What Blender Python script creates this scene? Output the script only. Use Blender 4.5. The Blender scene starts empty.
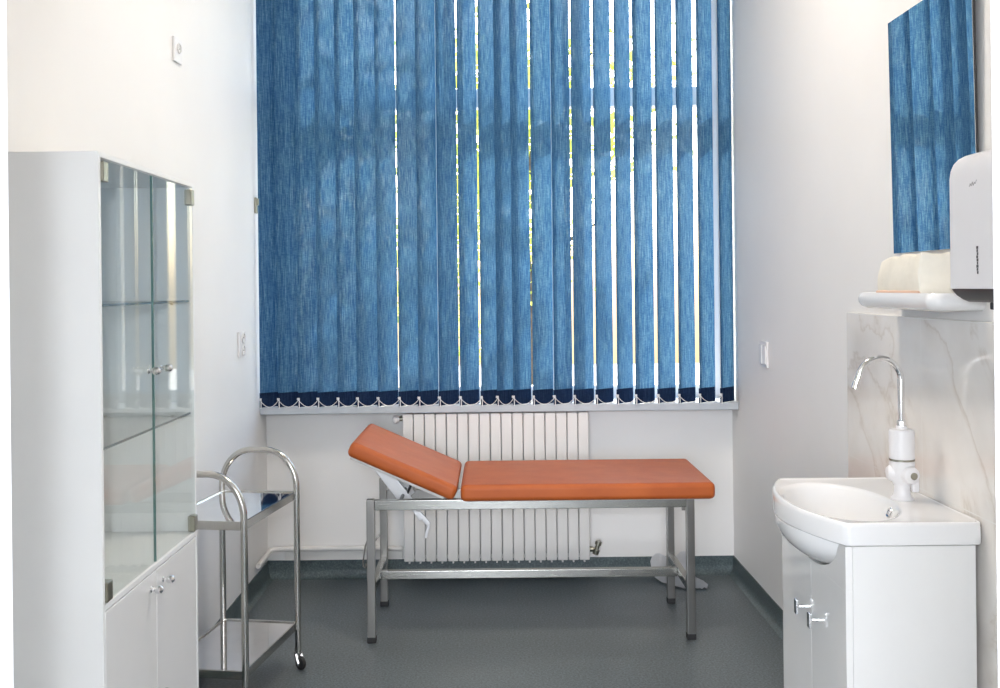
import bpy, bmesh, math, random
from math import sin, cos, pi, radians, sqrt, atan2
from mathutils import Vector, Matrix

random.seed(7)
S = bpy.context.scene
COL = S.collection

# ------------------------------------------------------------------ helpers
def lin(r, g, b):
    f = lambda c: (c/255/12.92) if c/255 <= .04045 else ((c/255+.055)/1.055)**2.4
    return (f(r), f(g), f(b), 1)

def finish(name, bm, m, parent=None, loc=(0, 0, 0), ang=35):
    bmesh.ops.recalc_face_normals(bm, faces=bm.faces)
    me = bpy.data.meshes.new(name)
    bm.to_mesh(me); bm.free()
    for p in me.polygons: p.use_smooth = True
    me.set_sharp_from_angle(angle=radians(ang))
    for mm in (m if isinstance(m, (list, tuple)) else [m]): me.materials.append(mm)
    o = bpy.data.objects.new(name, me)
    COL.objects.link(o)
    o.parent = parent
    o.location = loc
    wn = o.modifiers.new('weighted_normals', 'WEIGHTED_NORMAL'); wn.keep_sharp = True; wn.weight = 70
    return o

def tag(o, label, cat, group=None, kind=None):
    o['label'] = label; o['category'] = cat
    if group: o['group'] = group
    if kind: o['kind'] = kind
    return o

def thing(name, label, cat, loc=(0, 0, 0), rz=0, group=None):
    o = bpy.data.objects.new(name, None); COL.objects.link(o)
    o.empty_display_size = .1
    o.location = loc; o.rotation_euler = (0, 0, rz)
    return tag(o, label, cat, group)

def struct(name, bm, m, label, cat, parent=None, ang=35):
    o = finish(name, bm, m, parent, ang=ang)
    if parent is None: tag(o, label, cat, kind='structure')
    return o

def BM(): return bmesh.new()

def box(bm, x0, x1, y0, y1, z0, z1, bev=0, seg=2, mi=0):
    M = Matrix.Translation(((x0+x1)/2, (y0+y1)/2, (z0+z1)/2)) @ Matrix.Diagonal((abs(x1-x0), abs(y1-y0), abs(z1-z0), 1))
    r = bmesh.ops.create_cube(bm, size=1, matrix=M)
    vs = r['verts']
    fs = {f for v in vs for f in v.link_faces}
    for f in fs: f.material_index = mi
    if bev > 0:
        es = list({e for v in vs for e in v.link_edges})
        rr = bmesh.ops.bevel(bm, geom=es, offset=bev, segments=seg, profile=.5, affect='EDGES', clamp_overlap=True)
        vs = list({v for f in rr['faces'] for v in f.verts} | {v for v in vs if v.is_valid})
        for f in rr['faces']: f.material_index = mi
    return vs

def tube(bm, pts, r, seg=12, caps=True, mi=0):
    pts = [Vector(p) for p in pts]
    rs = r if isinstance(r, (list, tuple)) else [r]*len(pts)
    n = len(pts); rings = []
    t0 = (pts[1]-pts[0]).normalized()
    up = Vector((0, 0, 1)) if abs(t0.z) < .9 else Vector((1, 0, 0))
    u = t0.cross(up).normalized()
    for i in range(n):
        if i == 0: t = pts[1]-pts[0]
        elif i == n-1: t = pts[-1]-pts[-2]
        else: t = (pts[i+1]-pts[i]).normalized()+(pts[i]-pts[i-1]).normalized()
        t.normalize()
        u = (u-t*u.dot(t)).normalized(); w = t.cross(u)
        rings.append([bm.verts.new(pts[i]+(u*cos(a)+w*sin(a))*rs[i]) for a in [2*pi*k/seg for k in range(seg)]])
    for i in range(n-1):
        for k in range(seg):
            f = bm.faces.new((rings[i][k], rings[i][(k+1) % seg], rings[i+1][(k+1) % seg], rings[i+1][k])); f.material_index = mi
    if caps:
        bm.faces.new(rings[0][::-1]).material_index = mi; bm.faces.new(rings[-1]).material_index = mi

def lathe(bm, prof, c=(0, 0, 0), axis=(0, 0, 1), seg=24, mi=0):
    """prof: (radius, height along axis)"""
    ax = Vector(axis).normalized()
    q = Vector((0, 0, 1)).rotation_difference(ax)
    c = Vector(c); rings = []
    for r, h in prof:
        if r < 1e-6: rings.append([bm.verts.new(c+q @ Vector((0, 0, h)))])
        else: rings.append([bm.verts.new(c+q @ Vector((r*cos(2*pi*k/seg), r*sin(2*pi*k/seg), h))) for k in range(seg)])
    for a, b in zip(rings, rings[1:]):
        for k in range(seg):
            k2 = (k+1) % seg
            if len(a) == 1 and len(b) == 1: continue
            if len(a) == 1: f = bm.faces.new((a[0], b[k2], b[k]))
            elif len(b) == 1: f = bm.faces.new((a[k], a[k2], b[0]))
            else: f = bm.faces.new((a[k], a[k2], b[k2], b[k]))
            f.material_index = mi
    if len(rings[0]) > 1: bm.faces.new(rings[0][::-1]).material_index = mi
    if len(rings[-1]) > 1: bm.faces.new(rings[-1]).material_index = mi

def sphere(bm, c, r, sc=(1, 1, 1), u=16, v=10):
    bmesh.ops.create_uvsphere(bm, u_segments=u, v_segments=v, radius=r, matrix=Matrix.Translation(c) @ Matrix.Diagonal((*sc, 1)))

def prism(bm, poly, axis, a, b, mi=0):
    """poly: 2D list; axis x -> (y,z), y -> (x,z), z -> (x,y)"""
    def P(p, t):
        return {'x': (t, p[0], p[1]), 'y': (p[0], t, p[1]), 'z': (p[0], p[1], t)}[axis]
    A = [bm.verts.new(P(p, a)) for p in poly]; B = [bm.verts.new(P(p, b)) for p in poly]
    n = len(poly)
    fs = [bm.faces.new(A), bm.faces.new(B[::-1])]
    for i in range(n): fs.append(bm.faces.new((A[i], A[(i+1) % n], B[(i+1) % n], B[i])))
    for f in fs: f.material_index = mi
    return A+B

def xform(bm, vs, M):
    bmesh.ops.transform(bm, matrix=M, verts=vs)

# ------------------------------------------------------------------ materials
def nodes(name):
    m = bpy.data.materials.new(name); m.use_nodes = True
    nt = m.node_tree; b = nt.nodes['Principled BSDF']
    return m, nt, b

def N(nt, t, **kw):
    n = nt.nodes.new(t)
    for k, v in kw.items():
        if k in n.inputs: n.inputs[k].default_value = v
        else: setattr(n, k, v)
    return n

def ramp(nt, stops):
    r = nt.nodes.new('ShaderNodeValToRGB')
    e = r.color_ramp.elements
    while len(e) < len(stops): e.new(.5)
    for el, (p, c) in zip(e, stops): el.position = p; el.color = c
    return r

def basic(name, col, rough=.5, metal=0, var=.03, vscale=6, bump=0, bscale=80, spec=.5, coat=0):
    m, nt, b = nodes(name)
    b.inputs['Roughness'].default_value = rough
    b.inputs['Metallic'].default_value = metal
    b.inputs['Specular IOR Level'].default_value = spec
    b.inputs['Coat Weight'].default_value = coat
    tc = N(nt, 'ShaderNodeTexCoord')
    n = N(nt, 'ShaderNodeTexNoise', Scale=vscale, Detail=4)
    nt.links.new(tc.outputs['Object'], n.inputs['Vector'])
    d = tuple(max(0, c*(1-var)) for c in col[:3])+(1,); l = tuple(min(1, c*(1+var)) for c in col[:3])+(1,)
    r = ramp(nt, [(.35, d), (.65, l)])
    nt.links.new(n.outputs['Fac'], r.inputs['Fac'])
    nt.links.new(r.outputs['Color'], b.inputs['Base Color'])
    if bump:
        n2 = N(nt, 'ShaderNodeTexNoise', Scale=bscale, Detail=6)
        nt.links.new(tc.outputs['Object'], n2.inputs['Vector'])
        bp = N(nt, 'ShaderNodeBump', Strength=bump, Distance=.002)
        nt.links.new(n2.outputs['Fac'], bp.inputs['Height'])
        nt.links.new(bp.outputs['Normal'], b.inputs['Normal'])
    return m

M_wall = basic('wall_paint', (.86, .855, .845, 1), .55, var=.012, vscale=2, bump=.12, bscale=140)
M_ceil = basic('ceiling_paint', (.86, .85, .83, 1), .7, var=.01)
M_white = basic('white_laminate', (.80, .80, .80, 1), .32, var=.01)
M_whitein = basic('white_melamine', (.86, .87, .87, 1), .4, var=.01)
M_gloss = basic('white_gloss_lacquer', (.84, .84, .83, 1), .12, var=.01, coat=.3)
M_ceramic = basic('white_ceramic', (.86, .86, .86, 1), .07, var=.006, coat=.4)
M_plastic = basic('white_plastic', (.80, .79, .80, 1), .3, var=.01)
M_rad = basic('radiator_enamel', (.80, .79, .77, 1), .3, var=.01)
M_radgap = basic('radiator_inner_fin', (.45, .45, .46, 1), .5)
M_dark = basic('dark_grey_plastic', (.035, .036, .04, 1), .35)
M_rubber = basic('black_rubber', (.02, .02, .021, 1), .6)
M_ink = basic('dark_print', (.09, .08, .085, 1), .5)
M_chrome = basic('chrome', (.82, .82, .83, 1), .06, 1, var=.02)
M_clamp = basic('satin_nickel', (.36, .35, .29, 1), .28, 1, var=.05)
M_joint = basic('joint_line', (.62, .62, .61, 1), .6)
M_frame = basic('white_window_profile', (.80, .80, .82, 1), .35, var=.01)
M_paper = basic('crumpled_paper', (.74, .76, .79, 1), .8, var=.04, vscale=20, bump=.5, bscale=30)
M_towel = basic('cream_towel_paper', (.87, .83, .73, 1), .85, var=.04, vscale=14, bump=.35, bscale=60)
M_tedge = basic('pink_wrapper_edge', (.72, .50, .38, 1), .8, var=.05)
M_board = basic('pale_base_board', (.62, .62, .60, 1), .6, var=.04)
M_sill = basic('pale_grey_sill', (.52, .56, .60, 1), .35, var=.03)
M_zinc = basic('bright_zinc_plate', (.74, .74, .75, 1), .42, .55)
M_pvc = basic('white_clip', (.80, .80, .80, 1), .4)

def brushed(name, col, rough, scale=(2, 2, 120)):
    m, nt, b = nodes(name)
    b.inputs['Metallic'].default_value = 1
    tc = N(nt, 'ShaderNodeTexCoord'); mp = N(nt, 'ShaderNodeMapping'); mp.inputs['Scale'].default_value = scale
    n = N(nt, 'ShaderNodeTexNoise', Scale=4, Detail=5)
    nt.links.new(tc.outputs['Object'], mp.inputs['Vector']); nt.links.new(mp.outputs['Vector'], n.inputs['Vector'])
    r = ramp(nt, [(.3, tuple(c*.94 for c in col[:3])+(1,)), (.7, col)])
    nt.links.new(n.outputs['Fac'], r.inputs['Fac']); nt.links.new(r.outputs['Color'], b.inputs['Base Color'])
    r2 = ramp(nt, [(.3, (rough*.94,)*3+(1,)), (.7, (rough*1.07,)*3+(1,))])
    nt.links.new(n.outputs['Fac'], r2.inputs['Fac']); nt.links.new(r2.outputs['Color'], b.inputs['Roughness'])
    return m
M_steel = brushed('brushed_steel_tube', (.36, .35, .335, 1), .30, (60, 60, 2))
M_steel2 = brushed('bright_steel_flat', (.40, .40, .375, 1), .26, (1.5, 30, 30))
M_tubing = brushed('polished_steel_tube', (.58, .57, .54, 1), .16, (40, 40, 2))
M_tray = brushed('mirror_steel_sheet', (.80, .80, .81, 1), .05, (3, 3, 3))

def leather():
    m, nt, b = nodes('orange_brown_vinyl')
    tc = N(nt, 'ShaderNodeTexCoord')
    n = N(nt, 'ShaderNodeTexNoise', Scale=9, Detail=5)
    nt.links.new(tc.outputs['Object'], n.inputs['Vector'])
    r = ramp(nt, [(.3, (.42, .092, .018, 1)), (.7, (.49, .115, .023, 1))])
    nt.links.new(n.outputs['Fac'], r.inputs['Fac']); nt.links.new(r.outputs['Color'], b.inputs['Base Color'])
    b.inputs['Roughness'].default_value = .48; b.inputs['Specular IOR Level'].default_value = .35
    v = N(nt, 'ShaderNodeTexVoronoi', Scale=420)
    nt.links.new(tc.outputs['Object'], v.inputs['Vector'])
    bp = N(nt, 'ShaderNodeBump', Strength=.18, Distance=.001)
    nt.links.new(v.outputs['Distance'], bp.inputs['Height'])
    n3 = N(nt, 'ShaderNodeTexNoise', Scale=5, Detail=2); nt.links.new(tc.outputs['Object'], n3.inputs['Vector'])
    bp2 = N(nt, 'ShaderNodeBump', Strength=.3, Distance=.01)
    nt.links.new(n3.outputs['Fac'], bp2.inputs['Height']); nt.links.new(bp.outputs['Normal'], bp2.inputs['Normal'])
    nt.links.new(bp2.outputs['Normal'], b.inputs['Normal'])
    return m
M_leather = leather()

def vinyl(name, base, rough, bumps=.05):
    m, nt, b = nodes(name)
    tc = N(nt, 'ShaderNodeTexCoord')
    n = N(nt, 'ShaderNodeTexNoise', Scale=115, Detail=4, Roughness=.75)
    nt.links.new(tc.outputs['Object'], n.inputs['Vector'])
    r = ramp(nt, [(.33, tuple(c*.55 for c in base)+(1,)), (.5, base+(1,)), (.68, tuple(min(1, c*1.75) for c in base)+(1,))])
    nt.links.new(n.outputs['Fac'], r.inputs['Fac'])
    big = N(nt, 'ShaderNodeTexNoise', Scale=2.2, Detail=6)
    nt.links.new(tc.outputs['Object'], big.inputs['Vector'])
    r2 = ramp(nt, [(.3, (.82, .82, .82, 1)), (.7, (1.08, 1.08, 1.08, 1))])
    nt.links.new(big.outputs['Fac'], r2.inputs['Fac'])
    mx = N(nt, 'ShaderNodeMixRGB', blend_type='MULTIPLY', Fac=1)
    nt.links.new(r.outputs['Color'], mx.inputs['Color1']); nt.links.new(r2.outputs['Color'], mx.inputs['Color2'])
    nt.links.new(mx.outputs['Color'], b.inputs['Base Color'])
    r3 = ramp(nt, [(.3, (rough*.85,)*3+(1,)), (.7, (rough*1.2,)*3+(1,))])
    nt.links.new(big.outputs['Fac'], r3.inputs['Fac']); nt.links.new(r3.outputs['Color'], b.inputs['Roughness'])
    bp = N(nt, 'ShaderNodeBump', Strength=bumps, Distance=.001)
    nt.links.new(n.outputs['Fac'], bp.inputs['Height']); nt.links.new(bp.outputs['Normal'], b.inputs['Normal'])
    return m
M_floor = vinyl('grey_vinyl_floor', (.118, .140, .150), .40)
M_skirt = vinyl('coved_vinyl_skirting', (.075, .105, .112), .36)

def marble():
    m, nt, b = nodes('marble_tile')
    tc = N(nt, 'ShaderNodeTexCoord')
    mp = N(nt, 'ShaderNodeMapping'); nt.links.new(tc.outputs['Object'], mp.inputs['Vector'])
    mp.inputs['Rotation'].default_value = (radians(35), 0, 0)
    n = N(nt, 'ShaderNodeTexNoise', Scale=1.5, Detail=7, Roughness=.55, Distortion=1.1)
    nt.links.new(mp.outputs['Vector'], n.inputs['Vector'])
    vein = ramp(nt, [(.475, (1, 1, 1, 1)), (.497, (.80, .76, .71, 1)), (.51, (.94, .92, .90, 1)), (.54, (1, 1, 1, 1))])
    nt.links.new(n.outputs['Fac'], vein.inputs['Fac'])
    n2 = N(nt, 'ShaderNodeTexNoise', Scale=2.6, Detail=4); nt.links.new(mp.outputs['Vector'], n2.inputs['Vector'])
    body = ramp(nt, [(.32, (.72, .68, .63, 1)), (.62, (.90, .87, .83, 1))])
    nt.links.new(n2.outputs['Fac'], body.inputs['Fac'])
    mx = N(nt, 'ShaderNodeMixRGB', blend_type='MULTIPLY', Fac=.75)
    nt.links.new(body.outputs['Color'], mx.inputs['Color1']); nt.links.new(vein.outputs['Color'], mx.inputs['Color2'])
    # tile joints: bricks in the y,z plane
    sx = N(nt, 'ShaderNodeSeparateXYZ'); nt.links.new(tc.outputs['Object'], sx.inputs['Vector'])
    cx = N(nt, 'ShaderNodeCombineXYZ')
    ay = N(nt, 'ShaderNodeMath', operation='ADD'); ay.inputs[1].default_value = -2.80+.59*10
    az = N(nt, 'ShaderNodeMath', operation='ADD'); az.inputs[1].default_value = -.908+.488*10
    nt.links.new(sx.outputs['Y'], ay.inputs[0]); nt.links.new(sx.outputs['Z'], az.inputs[0])
    nt.links.new(ay.outputs[0], cx.inputs['X']); nt.links.new(az.outputs[0], cx.inputs['Y'])
    bk = N(nt, 'ShaderNodeTexBrick', offset=0, squash=1)
    for k, v in {'Scale': 1, 'Mortar Size': .0016, 'Mortar Smooth': .1, 'Brick Width': .59, 'Row Height': .488}.items(): bk.inputs[k].default_value = v
    nt.links.new(cx.outputs['Vector'], bk.inputs['Vector'])
    m2 = N(nt, 'ShaderNodeMixRGB'); nt.links.new(bk.outputs['Fac'], m2.inputs['Fac'])
    nt.links.new(mx.outputs['Color'], m2.inputs['Color1']); m2.inputs['Color2'].default_value = (.84, .82, .78, 1)
    nt.links.new(m2.outputs['Color'], b.inputs['Base Color'])
    b.inputs['Roughness'].default_value = .09
    return m
M_tile = marble()

def glass(name, tint, refl=1.0, ior=1.5):
    m = bpy.data.materials.new(name); m.use_nodes = True
    nt = m.node_tree; nt.nodes.clear()
    out = N(nt, 'ShaderNodeOutputMaterial')
    tr = N(nt, 'ShaderNodeBsdfTransparent', Color=tint)
    gl = N(nt, 'ShaderNodeBsdfGlossy', Roughness=0.0)
    lw = N(nt, 'ShaderNodeLayerWeight', Blend=.5)      # Facing = 1 - |cos|
    pw = N(nt, 'ShaderNodeMath', operation='POWER'); pw.inputs[1].default_value = 5
    mx = N(nt, 'ShaderNodeMixShader')
    mu = N(nt, 'ShaderNodeMath', operation='MULTIPLY_ADD'); mu.inputs[1].default_value = refl*.96; mu.inputs[2].default_value = refl*.04
    nt.links.new(lw.outputs['Facing'], pw.inputs[0]); nt.links.new(pw.outputs[0], mu.inputs[0]); nt.links.new(mu.outputs[0], mx.inputs['Fac'])
    nt.links.new(tr.outputs[0], mx.inputs[1]); nt.links.new(gl.outputs[0], mx.inputs[2])
    nt.links.new(mx.outputs[0], out.inputs['Surface'])
    return m
M_glass = glass('cabinet_glass', (.97, .985, .98, 1), .64, 1.5)
M_pane = glass('window_glass', (.97, .98, .98, 1), .9, 1.45)
M_gedge = basic('green_glass_edge', (.10, .20, .185, 1), .2)
M_sedge = basic('dark_glass_shelf_edge', (.13, .16, .17, 1), .25)

def mirror():
    m, nt, b = nodes('mirror_silvering')
    b.inputs['Metallic'].default_value = 1; b.inputs['Base Color'].default_value = (.86, .88, .87, 1); b.inputs['Roughness'].default_value = .01
    return m
M_mirror = mirror()

def fabric(name, opaque=False):
    m = bpy.data.materials.new(name); m.use_nodes = True
    nt = m.node_tree; nt.nodes.clear(); L = nt.links.new
    out = N(nt, 'ShaderNodeOutputMaterial')
    tc = N(nt, 'ShaderNodeTexCoord'); oi = N(nt, 'ShaderNodeObjectInfo')
    off = N(nt, 'ShaderNodeVectorMath', operation='ADD')
    sc = N(nt, 'ShaderNodeMath', operation='MULTIPLY'); sc.inputs[1].default_value = 13.7
    L(oi.outputs['Random'], sc.inputs[0])
    L(tc.outputs['Object'], off.inputs[0]); L(sc.outputs[0], off.inputs[1])
    mp = N(nt, 'ShaderNodeMapping'); mp.inputs['Scale'].default_value = (400, 1, 13)
    L(off.outputs[0], mp.inputs['Vector'])
    n = N(nt, 'ShaderNodeTexNoise', Scale=1, Detail=3, Roughness=.6); L(mp.outputs[0], n.inputs['Vector'])
    mp2 = N(nt, 'ShaderNodeMapping'); mp2.inputs['Scale'].default_value = (60, 1, 220)
    L(off.outputs[0], mp2.inputs['Vector'])
    n2 = N(nt, 'ShaderNodeTexNoise', Scale=1, Detail=2); L(mp2.outputs[0], n2.inputs['Vector'])
    ad = N(nt, 'ShaderNodeMath', operation='MULTIPLY_ADD'); ad.inputs[1].default_value = .28
    L(n2.outputs['Fac'], ad.inputs[0]); L(n.outputs['Fac'], ad.inputs[2])
    r = ramp(nt, [(.46, (.024, .078, .180, 1)), (.63, (.042, .120, .235, 1)), (.82, (.125, .245, .345, 1))])
    L(ad.outputs[0], r.inputs['Fac'])
    if opaque:
        for el, c in zip(r.color_ramp.elements, ((.009, .018, .046, 1), (.013, .026, .064, 1), (.028, .05, .10, 1))): el.color = c  # darker ramp: missing backlight is put into the cloth colour
    df = N(nt, 'ShaderNodeBsdfDiffuse'); L(r.outputs['Color'], df.inputs['Color'])
    if opaque:
        L(df.outputs[0], out.inputs['Surface']); return m
    tl = N(nt, 'ShaderNodeBsdfTranslucent'); L(r.outputs['Color'], tl.inputs['Color'])
    mx = N(nt, 'ShaderNodeMixShader', Fac=.22); L(df.outputs[0], mx.inputs[1]); L(tl.outputs[0], mx.inputs[2])
    tp = N(nt, 'ShaderNodeBsdfTransparent', Color=(.75, .88, 1, 1))
    r2 = ramp(nt, [(.60, (0, 0, 0, 1)), (.85, (.022, .022, .022, 1))]); L(ad.outputs[0], r2.inputs['Fac'])
    m2 = N(nt, 'ShaderNodeMixShader'); L(r2.outputs['Color'], m2.inputs['Fac']); L(mx.outputs[0], m2.inputs[1]); L(tp.outputs[0], m2.inputs[2])
    L(m2.outputs[0], out.inputs['Surface'])
    return m
M_slat = fabric('blue_woven_slat')
M_pocket = fabric('blue_double_hem_shaded', True)  # slat cloth painted darker where the weighted hem stops the backlight

def leafmat(name, c1, c2):
    m = bpy.data.materials.new(name); m.use_nodes = True
    nt = m.node_tree; nt.nodes.clear(); L = nt.links.new
    out = N(nt, 'ShaderNodeOutputMaterial')
    tc = N(nt, 'ShaderNodeTexCoord'); n = N(nt, 'ShaderNodeTexNoise', Scale=3, Detail=3); L(tc.outputs['Object'], n.inputs['Vector'])
    r = ramp(nt, [(.35, c1), (.65, c2)]); L(n.outputs['Fac'], r.inputs['Fac'])
    df = N(nt, 'ShaderNodeBsdfDiffuse'); tl = N(nt, 'ShaderNodeBsdfTranslucent')
    L(r.outputs['Color'], df.inputs['Color']); L(r.outputs['Color'], tl.inputs['Color'])
    mx = N(nt, 'ShaderNodeMixShader', Fac=.5); L(df.outputs[0], mx.inputs[1]); L(tl.outputs[0], mx.inputs[2]); L(mx.outputs[0], out.inputs['Surface'])
    return m
M_leaf = leafmat('yellow_green_leaf', (.42, .52, .07, 1), (.68, .70, .18, 1))
M_bark = basic('bark', (.10, .075, .05, 1), .9, var=.3, vscale=20, bump=.6, bscale=20)
M_ground = basic('outside_paving', (.42, .41, .38, 1), .9, var=.15)

def emit(name, col, s):
    m, nt, b = nodes(name)
    b.inputs['Base Color'].default_value = (.8, .8, .8, 1)
    b.inputs['Emission Color'].default_value = col; b.inputs['Emission Strength'].default_value = s
    return m

# ------------------------------------------------------------------ the room
XL, XR, YB, YF, ZC = -1.191, 1.232, 5.095, .95, 3.55
YS = 4.95              # front of the window sill
TX = 1.218             # face of the tiles

b = BM(); box(b, -1.9, 1.9, -2.1, 5.4, -.12, 0); struct('floor', b, M_floor, 'dark blue-grey speckled vinyl floor', 'floor')
b = BM(); box(b, -1.9, 1.9, -2.1, 5.5, ZC, ZC+.12); struct('ceiling', b, M_ceil, 'plain white ceiling above the room', 'ceiling')
b = BM(); box(b, XL-.15, XL, .8, 5.5, 0, ZC); struct('wall_left', b, M_wall, 'plain white wall behind the glass cabinet', 'wall')
b = BM(); box(b, XR, XR+.15, .8, 5.5, 0, ZC); struct('wall_right', b, M_wall, 'plain white wall behind mirror and washbasin', 'wall')
# back wall, with the window opening
WX0, WX1, WZ0, WZ1 = -1.155, 1.20, .90, 3.42
b = BM()
box(b, XL, XR, YB, YB+.3, 0, .868)
box(b, XL, WX0, YB, YB+.3, .868, ZC); box(b, WX1, XR, YB, YB+.3, .868, ZC); box(b, WX0, WX1, YB, YB+.3, WZ1, ZC)
struct('wall_back', b, M_wall, 'white wall below the window and blue blind', 'wall')
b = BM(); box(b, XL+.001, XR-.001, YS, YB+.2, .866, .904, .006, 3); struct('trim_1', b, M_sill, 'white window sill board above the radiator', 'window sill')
# front wall with the doorway, hall beyond it
b = BM()
box(b, XL, -.50, .80, YF, 0, ZC); box(b, .515, XR, .80, YF, 0, ZC); box(b, -.50, .515, .80, YF, 2.12, ZC)
struct('wall_front', b, M_wall, 'white wall around the doorway', 'wall')
b = BM()
box(b, -.50, -.470, .785, YF+.003, 0, 2.12, .003); box(b, .4845, .515, .785, YF+.003, 0, 2.12, .003); box(b, -.50, .515, .785, YF+.003, 2.09, 2.12, .003)
struct('door_1', b, M_frame, 'white jambs of the doorway at the edges of the view', 'door frame')
b = BM()
box(b, -1.9, -1.75, -2.1, .80, 0, ZC); box(b, 1.75, 1.9, -2.1, .80, 0, ZC); box(b, -1.9, 1.9, -2.1, -1.95, 0, ZC)
box(b, -1.9, XL-.15, .80, .95, 0, ZC); box(b, XR+.15, 1.9, .80, .95, 0, ZC)
struct('wall_hall', b, M_wall, 'white hall walls outside the doorway', 'wall')

# coved skirtings: profile (distance from wall, height)
prof = [(0, 0), (.036, 0), (.030, .0025), (.020, .008), (.012, .018), (.008, .034), (.006, .05), (.005, .089), (.003, .091), (0, .091)]
b = BM(); prism(b, [(YB-d, z) for d, z in prof], 'x', XL, XR); struct('baseboard_back', b, M_skirt, 'coved grey-green vinyl skirting under the radiator', 'skirting', ang=50)
b = BM(); prism(b, [(XL+d, z) for d, z in prof], 'y', YF, YB); struct('baseboard_left', b, M_skirt, 'coved vinyl skirting along the wall behind the trolley', 'skirting', ang=50)
b = BM(); prism(b, [(XR-d, z) for d, z in prof], 'y', 3.39, YB); struct('baseboard_right', b, M_skirt, 'coved vinyl skirting between couch and washbasin', 'skirting', ang=50)
b = BM(); box(b, TX, XR+.001, YF, 3.39, 0, 1.400, .0015, 1)
struct('wall_tiles', b, M_tile, 'marble patterned wall tiles behind the washbasin', 'wall tiles')

# window
FY0, FY1 = 5.22, 5.29
b = BM(); w = .07
box(b, WX0, WX0+w, FY0, FY1, WZ0, WZ1, .004); box(b, WX1-w, WX1, FY0, FY1, WZ0, WZ1, .004)
box(b, WX0+w-.002, WX1-w+.002, FY0+.003, FY1-.003, WZ0, WZ0+w, .004); box(b, WX0+w-.002, WX1-w+.002, FY0+.003, FY1-.003, WZ1-w, WZ1, .004)
win = struct('window_1', b, M_frame, 'wide white framed window behind the blue blind', 'window')
MULL = (-.335, .275); TR = (2.455, 2.555)
for x in MULL:
    b = BM(); box(b, x, x+.075, FY0, FY1, WZ0+w, WZ1-w, .004); finish('mullion', b, M_frame, win)
b = BM(); box(b, WX0+w, WX1-w, FY0-.01, FY1, *TR, .004); finish('transom', b, M_frame, win)
xs = [WX0+w, MULL[0], MULL[0]+.075, MULL[1], MULL[1]+.075, WX1-w]
for i in range(3):
    for z0, z1 in ((WZ0+w, TR[0]), (TR[1], WZ1-w)):
        b = BM(); box(b, xs[2*i], xs[2*i+1], 5.255, 5.259, z0, z1); finish('pane', b, M_pane, win)
for x in MULL[:1]:
    b = BM(); box(b, x+.03, x+.045, FY0-.04, FY0, 1.62, 1.66, .003); box(b, x+.03, x+.045, FY0-.055, FY0-.04, 1.54, 1.66, .004); finish('window_handle', b, M_pvc, win)

# ------------------------------------------------------------------ vertical blind
FE = 4.93
nodes_px = [262.0, 278, 298, 317.5, 337.6, 357, 377.7, 399, 418.5, 439, 460, 481, 497, 513, 533, 554, 574, 596, 617, 635.4, 657.8, 678.7, 699.3, 720.6]
gaps_px = {399: .7, 439: .8, 460: 1.0, 481: 1.7, 533: 1.9, 554: .7, 574: 1.7, 596: 2.1, 617: 3.8, 635.4: 2.4, 657.8: 3.2, 678.7: 3.3, 699.3: 4.0, 720.6: 5.6}
PX = 980/FE
front = [(p-494-1.2)/PX for p in nodes_px]; front[0] = -1.184
W = .127
ZB, ZT = .9065, 3.46
blind = thing('vertical_blind', 'tall blue vertical blind covering the window above the radiator', 'blind', (0, FE, ZB))
b = BM(); box(b, -1.18, 1.22, .0, .05, ZT-ZB, ZT-ZB+.04, .004); finish('headrail', b, M_pvc, blind)
sl = BM(); vs = []
nx, nz = 6, 26
grid = []
for j in range(nz+1):
    row = []
    for i in range(nx+1):
        x = W*i/nx; z = (ZT-ZB)*j/nz
        row.append(sl.verts.new((x, .004*sin(pi*i/nx)-.002, z)))
    grid.append(row)
for j in range(nz):
    for i in range(nx): sl.faces.new((grid[j][i], grid[j][i+1], grid[j+1][i+1], grid[j+1][i]))
slat0 = finish('slat', sl, M_slat, blind)
pk = BM(); box(pk, -.0005, W-.003, -.0035, .0035, -.001, .072, .0015); pocket0 = finish('bottom_pocket', pk, M_pocket, slat0)
cl = BM(); box(cl, -.004, .007, -.007, .006, .034, .046, .002); box(cl, .001, .006, -.0075, -.0045, -.006, .046, .001); clip0 = finish('weight_clip', cl, M_pvc, slat0)
for k, fx in enumerate(front):
    if k == 0: s, ps, cs = slat0, pocket0, clip0
    else:
        s = slat0.copy(); COL.objects.link(s); s.parent = blind
        ps = pocket0.copy(); COL.objects.link(ps); ps.parent = s
        cs = clip0.copy(); COL.objects.link(cs); cs.parent = s
    a = radians(37+random.uniform(-2, 2))
    if k+1 < len(front):
        p = front[k+1]-fx; npx = nodes_px[k+1]; sl_ = (npx-494)/980
        g = gaps_px.get(npx)
        if g is not None:
            tgt = p-g/PX
            best = min((abs(W*(cos(t)-sl_*sin(t))-tgt), t) for t in [radians(15+.1*q) for q in range(500)])
            a = best[1]
        elif W*(cos(a)-sl_*sin(a)) < p+.004:
            a = min((abs(W*(cos(t)-sl_*sin(t))-(p+.005)), t) for t in [radians(15+.1*q) for q in range(500)])[1]
    else: a = radians(45.5)
    s.location = (fx, 0, 0); s.rotation_euler = (0, 0, a)
b = BM()
for k in range(len(front)-1):
    x0, x1 = front[k]+.004, front[k+1]+.004; n = 10
    tube(b, [(x0+(x1-x0)*i/n, -.008, .036-.034*(1-(2*i/n-1)**2)) for i in range(n+1)], .0017, 6)
ch = finish('bead_chain', b, M_pvc, blind); ch['label'] = 'white bead chain linking the slat weights'
b = BM(); box(b, XL, XL+.012, 4.885, 4.91, 1.88, 1.96, .003); box(b, XL+.011, XL+.02, 4.89, 4.905, 1.92, 1.955, .003)
tag(finish('wall_cord_hook', b, M_clamp), 'small metal cord holder on wall beside the blind', 'cord holder')

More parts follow.
